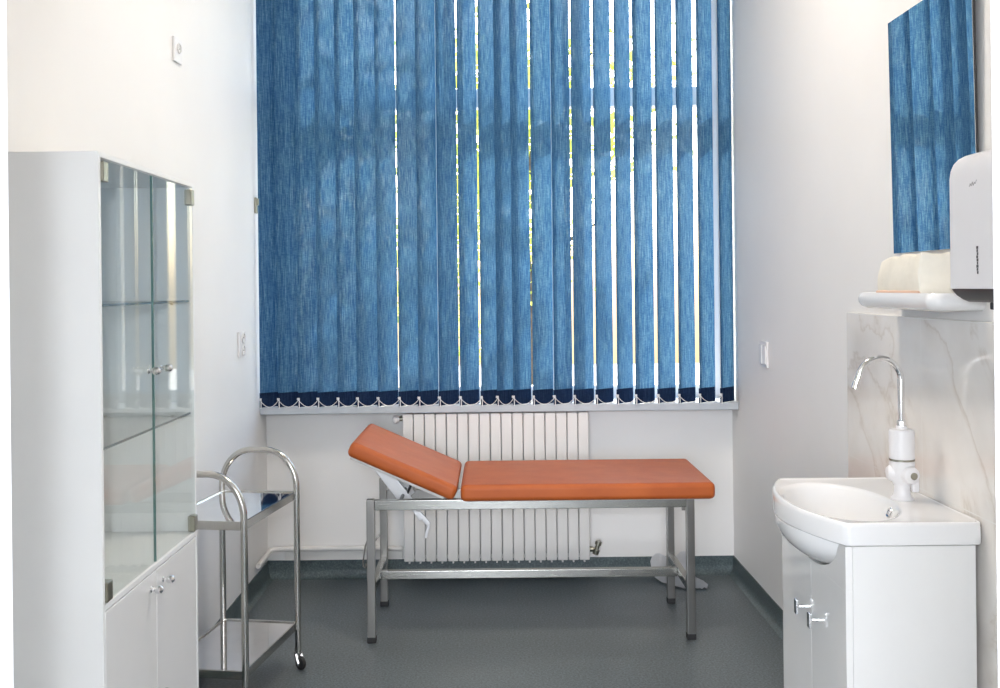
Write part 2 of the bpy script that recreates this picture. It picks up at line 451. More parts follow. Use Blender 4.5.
# ------------------------------------------------------------------ radiator
RX0, RX1, RY0, RY1, RZ0, RZ1 = -.472, .473, 4.962, 5.046, .100, .861
rad = thing('radiator', 'white ribbed panel radiator under the window behind the couch', 'radiator', (0, 5.0, 0))
nsec = 17; pit = (RX1-RX0)/nsec
sec = BM()
wv = pit*.5-.0018
box(sec, -wv, wv, RY0-5, RY0-5+.012, RZ0+.012, RZ1, .005, 3)
box(sec, -wv*.96, wv*.96, RY0-5+.01, RY1-5, RZ1-.012, RZ1-.001, .004, 2)
box(sec, -.004, .004, RY0-5+.01, RY1-5-.01, RZ0, RZ1-.004)
box(sec, -wv*.8, wv*.8, RY1-5-.012, RY1-5, RZ0+.012, RZ1-.006, .003)
tube(sec, [(0, .005, RZ0+.005), (0, .005, RZ0+.04)], .011, 10)
s0 = finish('section', sec, M_rad, rad)
for k in range(nsec):
    s = s0 if k == 0 else s0.copy()
    if k: COL.objects.link(s); s.parent = rad
    s.location = (RX0+pit*(k+.5), 0, 0)
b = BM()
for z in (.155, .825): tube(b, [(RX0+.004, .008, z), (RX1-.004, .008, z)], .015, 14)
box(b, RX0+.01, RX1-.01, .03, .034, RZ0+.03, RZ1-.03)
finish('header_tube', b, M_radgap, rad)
b = BM()
for x in (-.33, .33):
    b = BM(); box(b, x-.01, x+.01, .04, YB-5+.004, .70, .74); finish('wall_bracket', b, M_rad, rad)
b = BM()
lathe(b, [(.009, 0), (.011, .004), (.011, .026), (.008, .03)], (RX0+.002, .0, .832), (-1, 0, 0), 14)
tube(b, [(RX0-.018, 0, .832), (RX0-.018, .06, .832), (RX0-.018, YB-5, .832)], .007, 10)
finish('inlet_valve', b, M_clamp, rad)
b = BM(); lathe(b, [(.012, 0), (.019, .003), (.020, .012), (.017, .022), (.010, .026), (0, .026)], (RX0-.026, -.004, .830), (-.75, -.66, 0), 18)
v = finish('valve_knob', b, M_plastic, rad)
b = BM()
lathe(b, [(.010, 0), (.013, .003), (.013, .02), (.008, .024), (.008, .034)], (RX1-.002, 0, .158), (1, 0, 0), 14)
lathe(b, [(.0, -.030), (.015, -.027), (.017, -.004), (.011, .002), (.011, .02), (.017, .024), (.017, .042), (.0, .047)], (RX1+.036, -.004, .158), (.3, 0, 1), 14)
tube(b, [(RX1+.036, 0, .15), (RX1+.036, .05, .14), (RX1+.036, YB-5, .13)], .007, 10)
finish('outlet_valve', b, M_clamp, rad)
# wall pipe
b = BM()
zp = .157
pts = [(-.488, 5.062, zp-.004)]
pts += [(-.6, 5.066, zp), (-1.12, 5.066, zp)]
for i in range(1, 7):
    a = i/6*pi/2; pts.append((-1.12-.045*sin(a), 5.066-.045*(1-cos(a)), zp))
pts += [(-1.165, 4.93, zp-.004), (-1.17, 4.80, zp-.012)]
tube(b, pts, .013, 14)
box(b, -1.10, -.49, 5.078, YB, .094, zp-.006, .003)
tag(finish('heating_pipe', b, M_rad), 'white painted heating pipe along the wall above the skirting', 'pipe')

# ------------------------------------------------------------------ examination couch
FYc, RYc, LX, RX = 4.155, 4.63, -.533, .820
couch = thing('examination_couch', 'orange-brown padded examination couch with raised headrest on steel frame', 'examination couch', (.14, 4.39, 0))
ox, oy = .14, 4.39
def cbox(bm, x0, x1, y0, y1, z0, z1, bev=.003, seg=2): return box(bm, x0-ox, x1-ox, y0-oy, y1-oy, z0, z1, bev, seg)
h = .017
for (x, y) in ((LX, FYc), (RX, FYc), (LX, RYc), (RX, RYc)):
    b = BM(); cbox(b, x-h, x+h, y-h, y+h, .022, .606)
    l = finish('leg', b, M_steel, couch)
    b = BM(); cbox(b, x-.019, x+.019, y-.019, y+.019, 0, .026, .004); finish('rubber_foot', b, M_rubber, l)
for y, zr in ((FYc, .603), (RYc, .548)):
    b = BM(); cbox(b, LX+h, RX-h, y-.016, y+.016, zr-.042, zr); finish('side_rail', b, M_steel2 if y == FYc else M_steel, couch)
for x in (LX, RX):
    b = BM(); cbox(b, x-.015, x+.015, FYc+h-.002, RYc-h+.002, .203, .237); cr = finish('crossbar', b, M_steel2, couch)
b = BM(); cbox(b, .30, .33, FYc+.016, RYc-.016, .563, .598); finish('cross_rail', b, M_steel, couch)
b = BM(); cbox(b, LX+.015, RX-.015, 4.373, 4.407, .200, .236); finish('stretcher', b, M_steel2, couch)
# pads
def pad(x0, x1, y0, y1, z0, z1):
    bm = BM()
    nx, ny = 24, 12; bev = .022
    vs = box(bm, x0, x1, y0, y1, z0, z1, bev, 4)
    return bm
b = pad(-.150-ox, .920-ox, 4.10-oy, 4.70-oy, .600, .671)
flat = finish('seat_pad', b, M_leather, couch, ang=60)
b = BM(); cbox(b, -.135, .90, 4.125, 4.675, .597, .606, .002); finish('base_board', b, M_board, couch)
# headrest, hinged and raised 24 degrees
th = radians(24); hx, hz = -.190, .601
Mh = Matrix.Translation((hx-ox, 0, hz)) @ Matrix.Rotation(th, 4, 'Y')
b = BM(); vs = box(b, -.482, .006, 4.10-oy, 4.70-oy, .004, .070, .022, 4); xform(b, b.verts, Mh)
hd = finish('headrest_pad', b, M_leather, couch, ang=60)
b = BM(); box(b, -.462, -.035, 4.118-oy, 4.682-oy, -.006, .008, .002); xform(b, b.verts, Mh)
bb = finish('headrest_board', b, M_board, couch)
# ratchet strut below the headrest
b = BM()
def bar(bm, p, q, wy, tk, y):
    p = Vector((p[0]-ox, y-oy, p[1])); q = Vector((q[0]-ox, y-oy, q[1])); d = q-p; L = d.length
    ang = atan2(d.z, d.x)
    vs = box(bm, 0, L, -wy/2, wy/2, -tk/2, tk/2, min(.003, tk*.3))
    xform(bm, [v for v in vs if v.is_valid], Matrix.Translation(p) @ Matrix.Rotation(-ang, 4, 'Y'))
bar(b, (-.560, .765), (-.395, .545), .012, .056, 4.36)
bar(b, (-.560, .765), (-.395, .545), .012, .056, 4.50)
tube(b, [(-.53-ox, 4.36-oy, .735), (-.53-ox, 4.50-oy, .735)], .007, 10)
finish('support_arm', b, M_zinc, couch)
b = BM()
tube(b, [(-.415-ox, FYc+.02-oy, .578), (-.415-ox, RYc-.02-oy, .578)], .008, 12)
tube(b, [(-.372-ox, 4.36-oy, .640), (-.400-ox, 4.36-oy, .575)], .006, 10)
finish('pivot_rod', b, M_dark, couch)
b = BM()
bar(b, (-.385, .552), (-.330, .470), .014, .030, 4.36)
bar(b, (-.345, .500), (-.300, .445), .010, .022, 4.36)
bar(b, (-.300, .455), (-.318, .385), .008, .014, 4.36)
tube(b, [(-.352-ox, 4.33-oy, .505), (-.352-ox, 4.40-oy, .505)], .011, 12)
finish('ratchet_lever', b, M_zinc, couch)
b = BM()
tube(b, [(-.540-ox, FYc-oy, .452), (-.556-ox, FYc-.01-oy, .41), (-.566-ox, FYc-.01-oy, .345), (-.566-ox, FYc-.01-oy, .325), (-.558-ox, FYc-.01-oy, .318), (-.552-ox, FYc-.01-oy, .335)], .0035, 8)
finish('roll_hook', b, M_steel, couch); b = BM()
tube(b, [(-.545-ox, RYc-oy, .345), (-.562-ox, RYc-.01-oy, .325), (-.580-ox, RYc-.01-oy, .302)], .0045, 8)
finish('roll_hook', b, M_steel, couch)
b = BM()
box(b, .785-ox, .80-ox, FYc-.006-oy, FYc+.006-oy, .545, .563, .002)
finish('rail_bolt', b, M_steel, couch)

# paper on the floor, half leaning on the skirting
b = BM()
outl = [(.80, 5.02, .135), (.955, 5.045, .145)]
rows = []
poly2 = {  # row t: left x, right x, y, z
    0: (.800, .985, 5.058, .100), 1: (.790, .992, 5.045, .070), 2: (.792, 1.0, 5.020, .035), 3: (.80, 1.01, 4.975, .014), 4: (.825, 1.035, 4.915, .007), 5: (.87, 1.045, 4.86, .004), 6: (.915, 1.03, 4.815, .003)}
for t in range(7):
    xl, xr, y, z = poly2[t]
    rows.append([b.verts.new((xl+(xr-xl)*i/10, y+.006*sin(i*1.7+t), z+(.010*abs(sin(i*1.3+t*.9)) if t > 0 else .016*sin(i*.9)+.012*i/10))) for i in range(11)])
for t in range(6):
    for i in range(10): b.faces.new((rows[t][i], rows[t][i+1], rows[t+1][i+1], rows[t+1][i]))
r = bmesh.ops.solidify(b, geom=b.faces[:], thickness=.0008)
tag(finish('paper_sheet', b, M_paper, ang=80), 'crumpled white paper sheet lying on the floor by the skirting', 'paper')

# ------------------------------------------------------------------ steel trolley
tro = thing('steel_trolley', 'two-tier stainless steel trolley with tubular hoop handles beside the cabinet', 'trolley', (-.983, 3.646, 0), radians(-8.9))
TW, TL = .156, .2555; tr_ = .0122
for sy in (-1, 1):
    b = BM(); y = sy*TL; pts = [(TW, y, .066), (TW, y, .3), (TW, y, .55), (TW, y, .715)]
    rx, rz, zt = .125, .148, .863
    for i in range(1, 11):
        a = i/10*pi/2; pts.append((TW-rx*(1-cos(a)), y, zt-rz+rz*sin(a)))
    for i in range(0, 11):
        a = pi/2*(1-i/10); pts.append((-TW+rx*(1-cos(a)), y, zt-rz+rz*sin(a)))
    pts += [(-TW, y, .55), (-TW, y, .3), (-TW, y, .066)]
    tube(b, pts, tr_, 16)
    finish('hoop_frame', b, M_tubing, tro)
for z in (.698, .184):
    b = BM()
    box(b, -TW+.008, TW-.008, -TL+.006, TL-.006, z-.006, z-.002, 0)
    tray = finish('tray', b, M_tray, tro)
    b = BM()
    e = .006
    box(b, -TW+.004, TW-.004, -TL-.001, -TL+.007, z-.027, z+.003, .002); box(b, -TW+.004, TW-.004, TL-.007, TL+.001, z-.027, z+.003, .002)
    box(b, -TW+.001, -TW+.009, -TL, TL, z-.027, z+.003, .002); box(b, TW-.009, TW-.001, -TL, TL, z-.027, z+.003, .002)
    finish('tray_rim', b, M_tubing, tray)
for sx in (-1, 1):
    for sy in (-1, 1):
        c = Vector((sx*TW, sy*TL, 0)); d = Vector((.75, -.45, 0)).normalized() if (sx, sy) == (1, 1) else Vector((.6, .6, 0)).normalized()
        ax = Vector((-d.y, d.x, 0)); w_ = c+d*.014+Vector((0, 0, .026))
        b = BM()
        lathe(b, [(.012, 0), (.014, .004), (.014, .012), (.009, .014)], (c.x, c.y, .056), (0, 0, 1), 14)
        for s_ in (-1, 1):
            tube(b, [Vector((c.x, c.y, .06))+ax*s_*.0115, w_+ax*s_*.0125+Vector((0, 0, .004)), w_+ax*s_*.0125-Vector((0, 0, .004))], [.008, .008, .006], 8)
        cs = finish('caster', b, M_chrome, tro)
        b = BM(); lathe(b, [(.0, -.009), (.018, -.009), (.0245, -.007), (.026, -.003), (.026, .003), (.0245, .007), (.018, .009), (0, .009)], w_, ax, 22)
        finish('wheel', b, M_rubber, cs)

# ------------------------------------------------------------------ glass-door cabinet
CX0, CX1, CY0, CY1, CZ, CM = -1.1905+.038, -.851, 2.115, 2.786, 1.803, .815
cab = thing('medical_cabinet', 'tall white cabinet with glass doors above and white doors below', 'cabinet', (CX0, CY0, 0))
def kb(bm, x0, x1, y0, y1, z0, z1, bev=.001): return box(bm, x0-CX0, x1-CX0, y0-CY0, y1-CY0, z0, z1, bev, 1)
t_ = .012
b = BM()
kb(b, CX0, CX1, CY0, CY0+t_, 0, CZ); kb(b, CX0, CX1, CY1-t_, CY1, 0, CZ)
kb(b, CX0, CX1, CY0+t_, CY1-t_, CZ-t_, CZ); kb(b, CX0+.006, CX1, CY0+t_, CY1-t_, CM-.010, CM+.004)
kb(b, CX0+.006, CX1, CY0+t_, CY1-t_, .08, .098); kb(b, CX1-.03, CX1-.012, CY0+t_, CY1-t_, 0, .08)
kb(b, CX0, CX0+.005, CY0+t_, CY1-t_, .0, CZ-t_)
finish('carcass', b, M_whitein, cab)
for z in (1.466, 1.150):
    b = BM(); kb(b, CX0+.012, CX1-.012, CY0+t_+.002, CY1-t_-.002, z, z+.006, .0008); sh = finish('glass_shelf', b, M_glass, cab)
    b = BM(); kb(b, CX1-.012, CX1-.0112, CY0+t_+.002, CY1-t_-.002, z, z+.006, 0); finish('shelf_edge', b, M_sedge, sh)
    for x in (CX0+.05, CX1-.06):
        for y, d in ((CY0+t_, 1), (CY1-t_, -1)):
            b = BM(); tube(b, [(x-CX0, y-CY0-.001*d, z-.004), (x-CX0, y-CY0+.012*d, z-.004)], .0035, 8); finish('shelf_pin', b, M_clamp, sh)
ym = (CY0+CY1)/2
def knob(parent, y, z, r=.0105):
    bm = BM()
    lathe(bm, [(.0075, -.001), (.0075, .002), (.004, .004), (.004, .009), (.007, .011), (r*.95, .015), (r, .020), (r*.9, .026), (r*.5, .030), (0, .031)], (CX1-CX0, y-CY0, z), (1, 0, 0), 18)
    return finish('knob', bm, M_chrome, parent)
for i, (y0, y1, ky) in enumerate(((CY0+t_+.003, ym-.0012, 2.407), (ym+.0012, CY1-t_-.003, 2.493))):
    b = BM(); kb(b, CX1-.006, CX1-.001, y0, y1, CM+.008, CZ-t_-.004, .0006); gd = finish('glass_door', b, M_glass, cab)
    b = BM()
    ye = y1 if i == 0 else y0
    kb(b, CX1-.0062, CX1-.0008, ye-.0009, ye+.0009, CM+.008, CZ-t_-.004, 0)
    finish('glass_edge', b, M_gedge, gd)
    knob(gd, ky, 1.303)
    yh = y0+.012 if i == 0 else y1-.012
    for z in (CM+.030, CZ-t_-.030):
        b = BM(); kb(b, CX1-.014, CX1+.006, yh-.014, yh+.014, z-.022, z+.022, .002); finish('hinge_clamp', b, M_clamp, gd)
    b = BM(); kb(b, CX1-.018, CX1-.0005, y0-.001, y1+.0003, .085, CM-.013, .0015); wd = finish('lower_door', b, M_white, cab)
    knob(wd, ky, .766)
    if i == 0:
        b = BM()
        lathe(b, [(.010, -.001), (.010, .003), (.007, .004), (.007, .006), (0, .006)], (CX1-CX0, 2.425-CY0, .505), (1, 0, 0), 18)
        kb(b, CX1+.005, CX1+.022, 2.4235, 2.4265, .500, .510, .0008)
        lathe(b, [(.006, -.0015), (.012, -.0015), (.012, .0015), (.006, .0015)], (CX1-CX0+.03, 2.425-CY0, .505), (0, 1, 0), 18)
        finish('lock_key', b, M_clamp, wd)

# ------------------------------------------------------------------ vanity, basin, tap
VX0, VX1, VY0, VY1 = .873, 1.200, 2.455, 2.997
VT = .8395
van = thing('vanity_cabinet', 'glossy white vanity cabinet standing under the washbasin', 'cabinet', (VX0, VY0, 0))
def vb(bm, x0, x1, y0, y1, z0, z1, bev=.001): return box(bm, x0-VX0, x1-VX0, y0-VY0, y1-VY0, z0, z1, bev, 1)
b = BM()
vb(b, VX0+.018, VX1, VY0, VY0+.016, .10, VT); vb(b, VX0+.018, VX1, VY1-.016, VY1, .10, VT)
vb(b, VX0+.018, VX1, VY0+.016, VY1-.016, .10, .116); vb(b, VX1-.006, VX1, VY0+.016, VY1-.016, .116, VT)
finish('carcass', b, M_gloss, van)
b = BM()
vb(b, VX0+.05, VX0+.066, VY0+.02, VY1-.02, 0, .10); vb(b, VX0+.066, VX1, VY0+.02, VY0+.036, 0, .10); vb(b, VX0+.066, VX1, VY1-.036, VY1-.02, 0, .10)
finish('plinth', b, M_dark, van)
# apron with a round cutout for the bowl
BCY = 2.727
b = BM(); ys = [VY0+(VY1-VY0)*i/40 for i in range(41)]
def cut(y):
    d = (y-BCY-.006)/.226
    return VT if abs(d) >= 1 else VT-.1062*sqrt(1-d*d)
A = []
for x in (VX0, VX0+.017):
    A.append(([b.verts.new((x-VX0, y-VY0, .7268)) for y in ys], [b.verts.new((x-VX0, y-VY0, cut(y))) for y in ys]))
for i in range(40):
    b.faces.new((A[0][0][i], A[0][0][i+1], A[0][1][i+1], A[0][1][i])); b.faces.new((A[1][0][i], A[1][0][i+1], A[1][1][i+1], A[1][1][i]))
    b.faces.new((A[0][1][i], A[0][1][i+1], A[1][1][i+1], A[1][1][i])); b.faces.new((A[0][0][i], A[0][0][i+1], A[1][0][i+1], A[1][0][i]))
for i in (0, 40): b.faces.new((A[0][0][i], A[0][1][i], A[1][1][i], A[1][0][i]))
finish('apron_panel', b, M_gloss, van)
vm = (VY0+VY1)/2
for y0, y1, hy in ((VY0, vm-.001, 2.675), (vm+.001, VY1, 2.790)):
    b = BM(); vb(b, VX0, VX0+.017, y0, y1, .105, .7268, .0004); d = finish('door', b, M_gloss, van)
    b = BM()
    hzz = .582
    tube(b, [(.0005, hy-VY0, hzz), (-.018, hy-VY0, hzz)], .0055, 10)
    box(b, -.026, -.017, hy-VY0-.011, hy-VY0+.011, hzz-.021, hzz+.021, .002)
    finish('handle', b, M_chrome, d)

# basin
BX = 1.216
def outline():
    pts = []
    y0, y1, xf, xb, bow = 2.445, 3.032, .866, BX, .074
    # going round: back near -> near front -> bowed front -> far front -> back far
    def arc(cx, cy, r, a0, a1, n=8):
        return [(cx+r*cos(a0+(a1-a0)*i/n), cy+r*sin(a0+(a1-a0)*i/n)) for i in range(n+1)]
    pts += arc(xb-.008, y0+.008, .008, 0, -pi/2, 4)
    pts += arc(xf+.016, y0+.016, .016, -pi/2, -pi, 6)
    for i in range(1, 40):
        t = i/40; y = y0+.016+(y1-y0-.032)*t
        pts.append((xf-bow*sin(pi*t)**.85, y))
    pts += arc(xf+.016, y1-.016, .016, pi, pi/2, 6)
    pts += arc(xb-.008, y1-.008, .008, pi/2, 0, 4)
    return pts
OUT = outline(); bc = (.965, BCY+.006)
def ray_out(a, inset=0):
    dx, dy = cos(a), sin(a); best = 1e9
    n = len(OUT)
    for i in range(n):
        x1, y1 = OUT[i]; x2, y2 = OUT[(i+1) % n]
        ex, ey = x2-x1, y2-y1; den = dx*ey-dy*ex
        if abs(den) < 1e-9: continue
        t = ((x1-bc[0])*ey-(y1-bc[1])*ex)/den; u = ((x1-bc[0])*dy-(y1-bc[1])*dx)/den
        if t > 0 and -1e-6 <= u <= 1+1e-6: best = min(best, t)
    return best-inset
NA = 144
angs = []
for k in range(NA): angs.append(2*pi*k/NA)
ZR = .900
b = BM(); rings = []
def ring_out(inset, z): rings.append([b.verts.new((bc[0]+ray_out(a, inset)*cos(a)-BX, bc[1]+ray_out(a, inset)*sin(a)-BCY, z)) for a in angs])
def ring_el(ax, ay, z, cx=0): rings.append([b.verts.new((bc[0]+cx+ax*cos(a)-BX, bc[1]+ay*sin(a)-BCY, z)) for a in angs])
# underside: from belly bottom up and outwards
bax, bay = .172, .243
for t in (.03, .15, .3, .45, .6, .72, .83, .91, .965, .992, 1.0):
    ring_el(bax*t, bay*t, .842-.118*sqrt(max(0, 1-t*t)), -.004)
ring_out(.014, .842); ring_out(.004, .8425); ring_out(0, .846); ring_out(0, .888); ring_out(.0015, .8965); ring_out(.006, ZR); ring_out(.012, ZR-.0005); ring_out(.016, ZR-.003)
iax, iay = .142, .238
for t, z in ((1.05, ZR-.004), (1.0, ZR-.007), (.965, ZR-.016), (.93, ZR-.035), (.885, ZR-.060), (.82, ZR-.085), (.7, ZR-.107), (.5, ZR-.124), (.25, ZR-.132), (.1, ZR-.134)):
    ring_el(iax*t, iay*t, z, -.012)
for a, c in zip(rings, rings[1:]):
    for k in range(NA): b.faces.new((a[k], a[(k+1) % NA], c[(k+1) % NA], c[k]))
b.faces.new(rings[0][::-1]); b.faces.new(rings[-1])
bas = finish('washbasin', b, M_ceramic, None, (BX, BCY, 0), ang=50)
tag(bas, 'white ceramic washbasin with bowed front on the vanity cabinet', 'washbasin')
b = BM(); lathe(b, [(.021, 0), (.022, .002), (.016, .003), (.013, .001), (0, .001)], (bc[0]-.012-BX, bc[1]-BCY, ZR-.1345), (0, 0, 1), 20); finish('drain', b, M_chrome, bas)
b = BM()
lathe(b, [(.0145, -.004), (.015, .001), (.012, .004), (.008, .003), (.007, -.002), (0, -.002)], (1.083-BX, 2.700-BCY, .866), (-.93, -.05, .36), 18)
finish('overflow_ring', b, M_chrome, bas)

tap = thing('water_heater_tap', 'white electric heater tap with curved chrome spout on the washbasin', 'tap', (1.131, 2.73, .8965))
b = BM()
lathe(b, [(.030, 0), (.030, .004), (.024, .012), (.021, .024), (.0215, .040), (.026, .048), (.030, .055), (.0325, .064), (.0335, .080), (.0335, .108), (.030, .110)], (0, 0, 0), (0, 0, 1), 28)
lathe(b, [(.024, 0), (.025, .010), (.0255, .026), (.023, .034), (.016, .038), (0, .040)], (.004, -.006, .072), (.25, -1, 0), 24)
lathe(b, [(.024, 0), (.024, .008), (.022, .022), (.016, .030), (0, .033)], (-.010, .002, .074), (-1, .1, -.05), 24)
box(b, .020, .040, -.022, -.006, .022, .062, .005)
finish('valve_body', b, M_plastic, tap)
b = BM(); lathe(b, [(.010, 0), (.010, .003), (.007, .004), (0, .004)], (.0140, -.0440, .072), (.25, -1, 0), 20)
kn = finish('control_knob', b, M_clamp, tap); kn['label'] = 'round grey control dial'
b = BM(); lathe(b, [(.0325, .108), (.0345, .109), (.0345, .113), (.0325, .114)], (0, 0, 0), (0, 0, 1), 28); finish('band', b, M_clamp, tap)
b = BM(); lathe(b, [(.0325, .113), (.0340, .117), (.0340, .188), (.031, .195), (.014, .197), (.014, .205), (0, .205)], (0, 0, 0), (0, 0, 1), 28); finish('heater_housing', b, M_plastic, tap)
b = BM()
r_, zc = .0590, .334
pts = [(0, 0, .203), (0, 0, .25), (0, 0, .30)]
for i in range(0, 17):
    a = pi*i/16*.93; pts.append((-r_+r_*cos(a), -.0, zc+r_*sin(a)))
d = Vector(pts[-1])-Vector(pts[-2]); d.normalize()
pts.append(tuple(Vector(pts[-1])+d*.025))
tube(b, pts, .0088, 16)
sp = finish('spout', b, M_chrome, tap)
b = BM(); lathe(b, [(.012, 0), (.0125, .003), (.0125, .016), (.010, .019)], (0, 0, .203), (0, 0, 1), 8); finish('collar_nut', b, M_chrome, sp)
b = BM(); lathe(b, [(.0095, 0), (.0108, .002), (.0108, .020), (.009, .022), (0, .022)], Vector(pts[-1])-d*.006, d, 16); finish('nozzle', b, M_chrome, sp)

# ------------------------------------------------------------------ mirror
mz0, mz1, my0, my1 = 1.588, 2.290, 2.463, 2.984
mir = thing('wall_mirror', 'frameless rectangular wall mirror reflecting the blue blind', 'mirror', (XR-.003, (my0+my1)/2, mz0))
mir.rotation_euler = (0, -.0150, 0)
hw = (my1-my0)/2; hh = mz1-mz0
b = BM(); box(b, -.011, -.0095, -hw, hw, 0, hh, .0006, 1); finish('mirror_glass', b, M_mirror, mir)
b = BM(); box(b, -.0095, -.003, -hw+.0005, hw-.0005, 0.0005, hh-.0005); finish('backing_board', b, M_dark, mir)

# ------------------------------------------------------------------ shelf, towels, dispenser
b = BM()
sx0, sx1, sy0, sy1, sz0, sz1 = 1.092, XR, 2.452, 2.968, 1.426, 1.472
ol = []
def arc2(cx, cy, r, a0, a1, n=8): return [(cx+r*cos(a0+(a1-a0)*i/n), cy+r*sin(a0+(a1-a0)*i/n)) for i in range(n+1)]
ol += [(sx1, sy0)] + arc2(sx0+.035, sy0+.035, .035, -pi/2, -pi) + arc2(sx0+.035, sy1-.035, .035, pi, pi/2) + [(sx1, sy1)]
def shr(p, k):
    cx, cy = sx1, (sy0+sy1)/2
    return (cx+(p[0]-cx)*(1-k/.14), cy+(p[1]-cy)*(1-k/.26))
prof_ = [(.022, sz0), (.008, sz0+.006), (.001, sz0+.018), (0, sz0+.028), (.002, sz0+.038), (.008, sz1), (.014, sz1-.001), (.018, sz1-.006)]
rg = [[b.verts.new((*shr(p, k), z)) for p in ol] for k, z in prof_]
for a, c in zip(rg, rg[1:]):
    for k in range(len(ol)): b.faces.new((a[k], a[(k+1) % len(ol)], c[(k+1) % len(ol)], c[k]))
b.faces.new(rg[0][::-1]); b.faces.new(rg[-1])
tag(finish('wall_shelf', b, M_ceramic, ang=50), 'glossy white rounded shelf below the mirror holding paper towels', 'shelf')
sh_top = sz1-.006

def towel_pack():
    bm = BM()
    nx, ny, nz = 4, 9, 6
    x0, x1, y0, y1, h_ = 1.112, 1.214, 2.552, 2.835, .107
    vs = box(bm, x0, x1, y0, y1, 0, h_, .006, 2)
    bmesh.ops.subdivide_edges(bm, edges=[e for e in bm.edges if e.calc_length() > .05], cuts=6, use_grid_fill=True)
    for v in bm.verts:
        x, y, z = v.co
        t = z/h_
        ty = (y-y0)/(y1-y0)
        # sagging ends and a slumped top
        v.co.y = y+((-.020*(t**1.5)) if ty > .6 else 0)+.003*sin(z*90+x*30)
        v.co.z = z-t*(.010*ty**2)+t*.004*sin(y*55)+t*.003*sin(x*80)
        v.co.x = x+(.007*sin(pi*t)*-1 if x < 1.15 else 0)+.002*sin(y*70+z*60)
    return bm
b = towel_pack()
pack = finish('paper_towel_pack', b, M_towel, None, (0, 0, sh_top+.0005), ang=60)
tag(pack, 'cream pack of folded paper towels lying on the white shelf', 'paper towels')
b = BM(); box(b, 1.106, 1.213, 2.556, 2.842, .0, .012, .004, 2)
e = finish('wrapper_edge', b, M_tedge, pack); e['label'] = 'pinkish lower edge of the pack'

# dispenser
dp = thing('towel_dispenser', 'white wall-mounted paper towel dispenser with dark base', 'dispenser', (XR, 2.235, 1.44))
def dlocal(x, y, z): return (x-XR, y-2.235, z-1.44)
b = BM()
D0, D1 = 2.098, 2.404; DXF = 1.112
ol = []
rr = .022
dol = [(XR, D0)] + arc2(DXF+rr, D0+rr, rr, -pi/2, -pi, 8) + arc2(DXF+rr, D1-rr, rr, pi, pi/2, 8) + [(XR, D1)]
zl = [(0, 1.484), (0, 1.60), (0, 1.70), (0, 1.750), (.002, 1.769), (.007, 1.785), (.015, 1.796), (.026, 1.803), (.04, 1.806)]
def shr2(p, k):
    cx, cy = XR, (D0+D1)/2
    return (cx+(p[0]-cx)*(1-k/.12), cy+(p[1]-cy)*(1-k/.137))
rg = [[b.verts.new(dlocal(*shr2(p, k), z)) for p in dol] for k, z in zl]
for a, c in zip(rg, rg[1:]):
    for k in range(len(dol)): b.faces.new((a[k], a[(k+1) % len(dol)], c[(k+1) % len(dol)], c[k]))
b.faces.new(rg[0][::-1]); b.faces.new(rg[-1])
cov = finish('cover', b, M_plastic, dp, ang=50)
b = BM()
zl2 = [(.030, 1.452), (.020, 1.458), (.010, 1.468), (.004, 1.478), (.002, 1.4835)]
rg = [[b.verts.new(dlocal(XR+(p[0]-XR)*(1-k/.05*.5), (D0+D1)/2+(p[1]-(D0+D1)/2)*(1-k/.137*.6), z)) for p in dol] for k, z in zl2]
for a, c in zip(rg, rg[1:]):
    for k in range(len(dol)): b.faces.new((a[k], a[(k+1) % len(dol)], c[(k+1) % len(dol)], c[k]))
b.faces.new(rg[0][::-1]); b.faces.new(rg[-1])
bs = finish('base_tray', b, M_dark, dp, ang=50); bs['label'] = 'dark grey base with the towel slot'
b = BM(); box(b, *[q for p in zip(dlocal(DXF+.02, 2.14, 1.436), dlocal(XR-.02, 2.24, 1.453)) for q in p], .003); finish('towel_slot', b, M_rubber, dp)
# sight slot made of small dark ticks
b = BM()
for i in range(9):
    z = 1.518+i*.0072
    box(b, *[q for p in zip(dlocal(DXF-.0008, 2.2485+.0012*(i % 2), z), dlocal(DXF+.002, 2.2545+.0012*(i % 3), z+.0066)) for q in p], 0)
finish('level_slot', b, M_ink, dp)
# small printed script mark: a slanted handwriting stroke
b = BM()
wave = [(2.264, 1.722), (2.259, 1.729), (2.255, 1.723), (2.249, 1.732), (2.245, 1.723), (2.240, 1.730), (2.236, 1.726), (2.229, 1.735)]
for (ya, za), (yb, zb) in zip(wave, wave[1:]):
    tube(b, [dlocal(DXF+.0002, ya+.024, za), dlocal(DXF+.0002, yb+.024, zb)], .0008, 6)
finish('logo_mark', b, M_ink, dp)

# ------------------------------------------------------------------ switches and sockets
def plate(name, label, cat, x, sgn, y, z, size, kind):
    t = thing(name, label, cat, (x, y, z))
    s = size/2
    bm = BM(); box(bm, min(0, sgn*.010), max(0, sgn*.010), -s, s, -s, s, .003, 2); finish('face_plate', bm, M_plastic, t)
    if kind == 'switch':
        for yy in (-.5, .5):
            bm = BM(); box(bm, min(sgn*.009, sgn*.016), max(sgn*.009, sgn*.016), yy*s-s*.38, yy*s+s*.38, -s*.72, s*.72, .002, 2); finish('rocker', bm, M_pvc, t)
    else:
        n = 2 if kind == 'double' else 1
        for k in range(n):
            zz = (k-.5)*s if n == 2 else s*.18
            bm = BM(); lathe(bm, [(s*.42, 0), (s*.42, .006), (s*.36, .007), (s*.33, .002), (0, .002)], (sgn*.009, 0, zz), (sgn, 0, 0), 20); so = finish('socket_well', bm, M_pvc, t)
            bm = BM()
            for yy in (-.009, .009): tube(bm, [(sgn*.0095, yy, zz), (sgn*.0125, yy, zz)], .0028, 8)
            finish('contact_hole', bm, M_dark, so)
plate('wall_switch', 'white double rocker switch on wall between couch and mirror', 'switch', XR, -1, 4.465, 1.180, .118, 'switch')
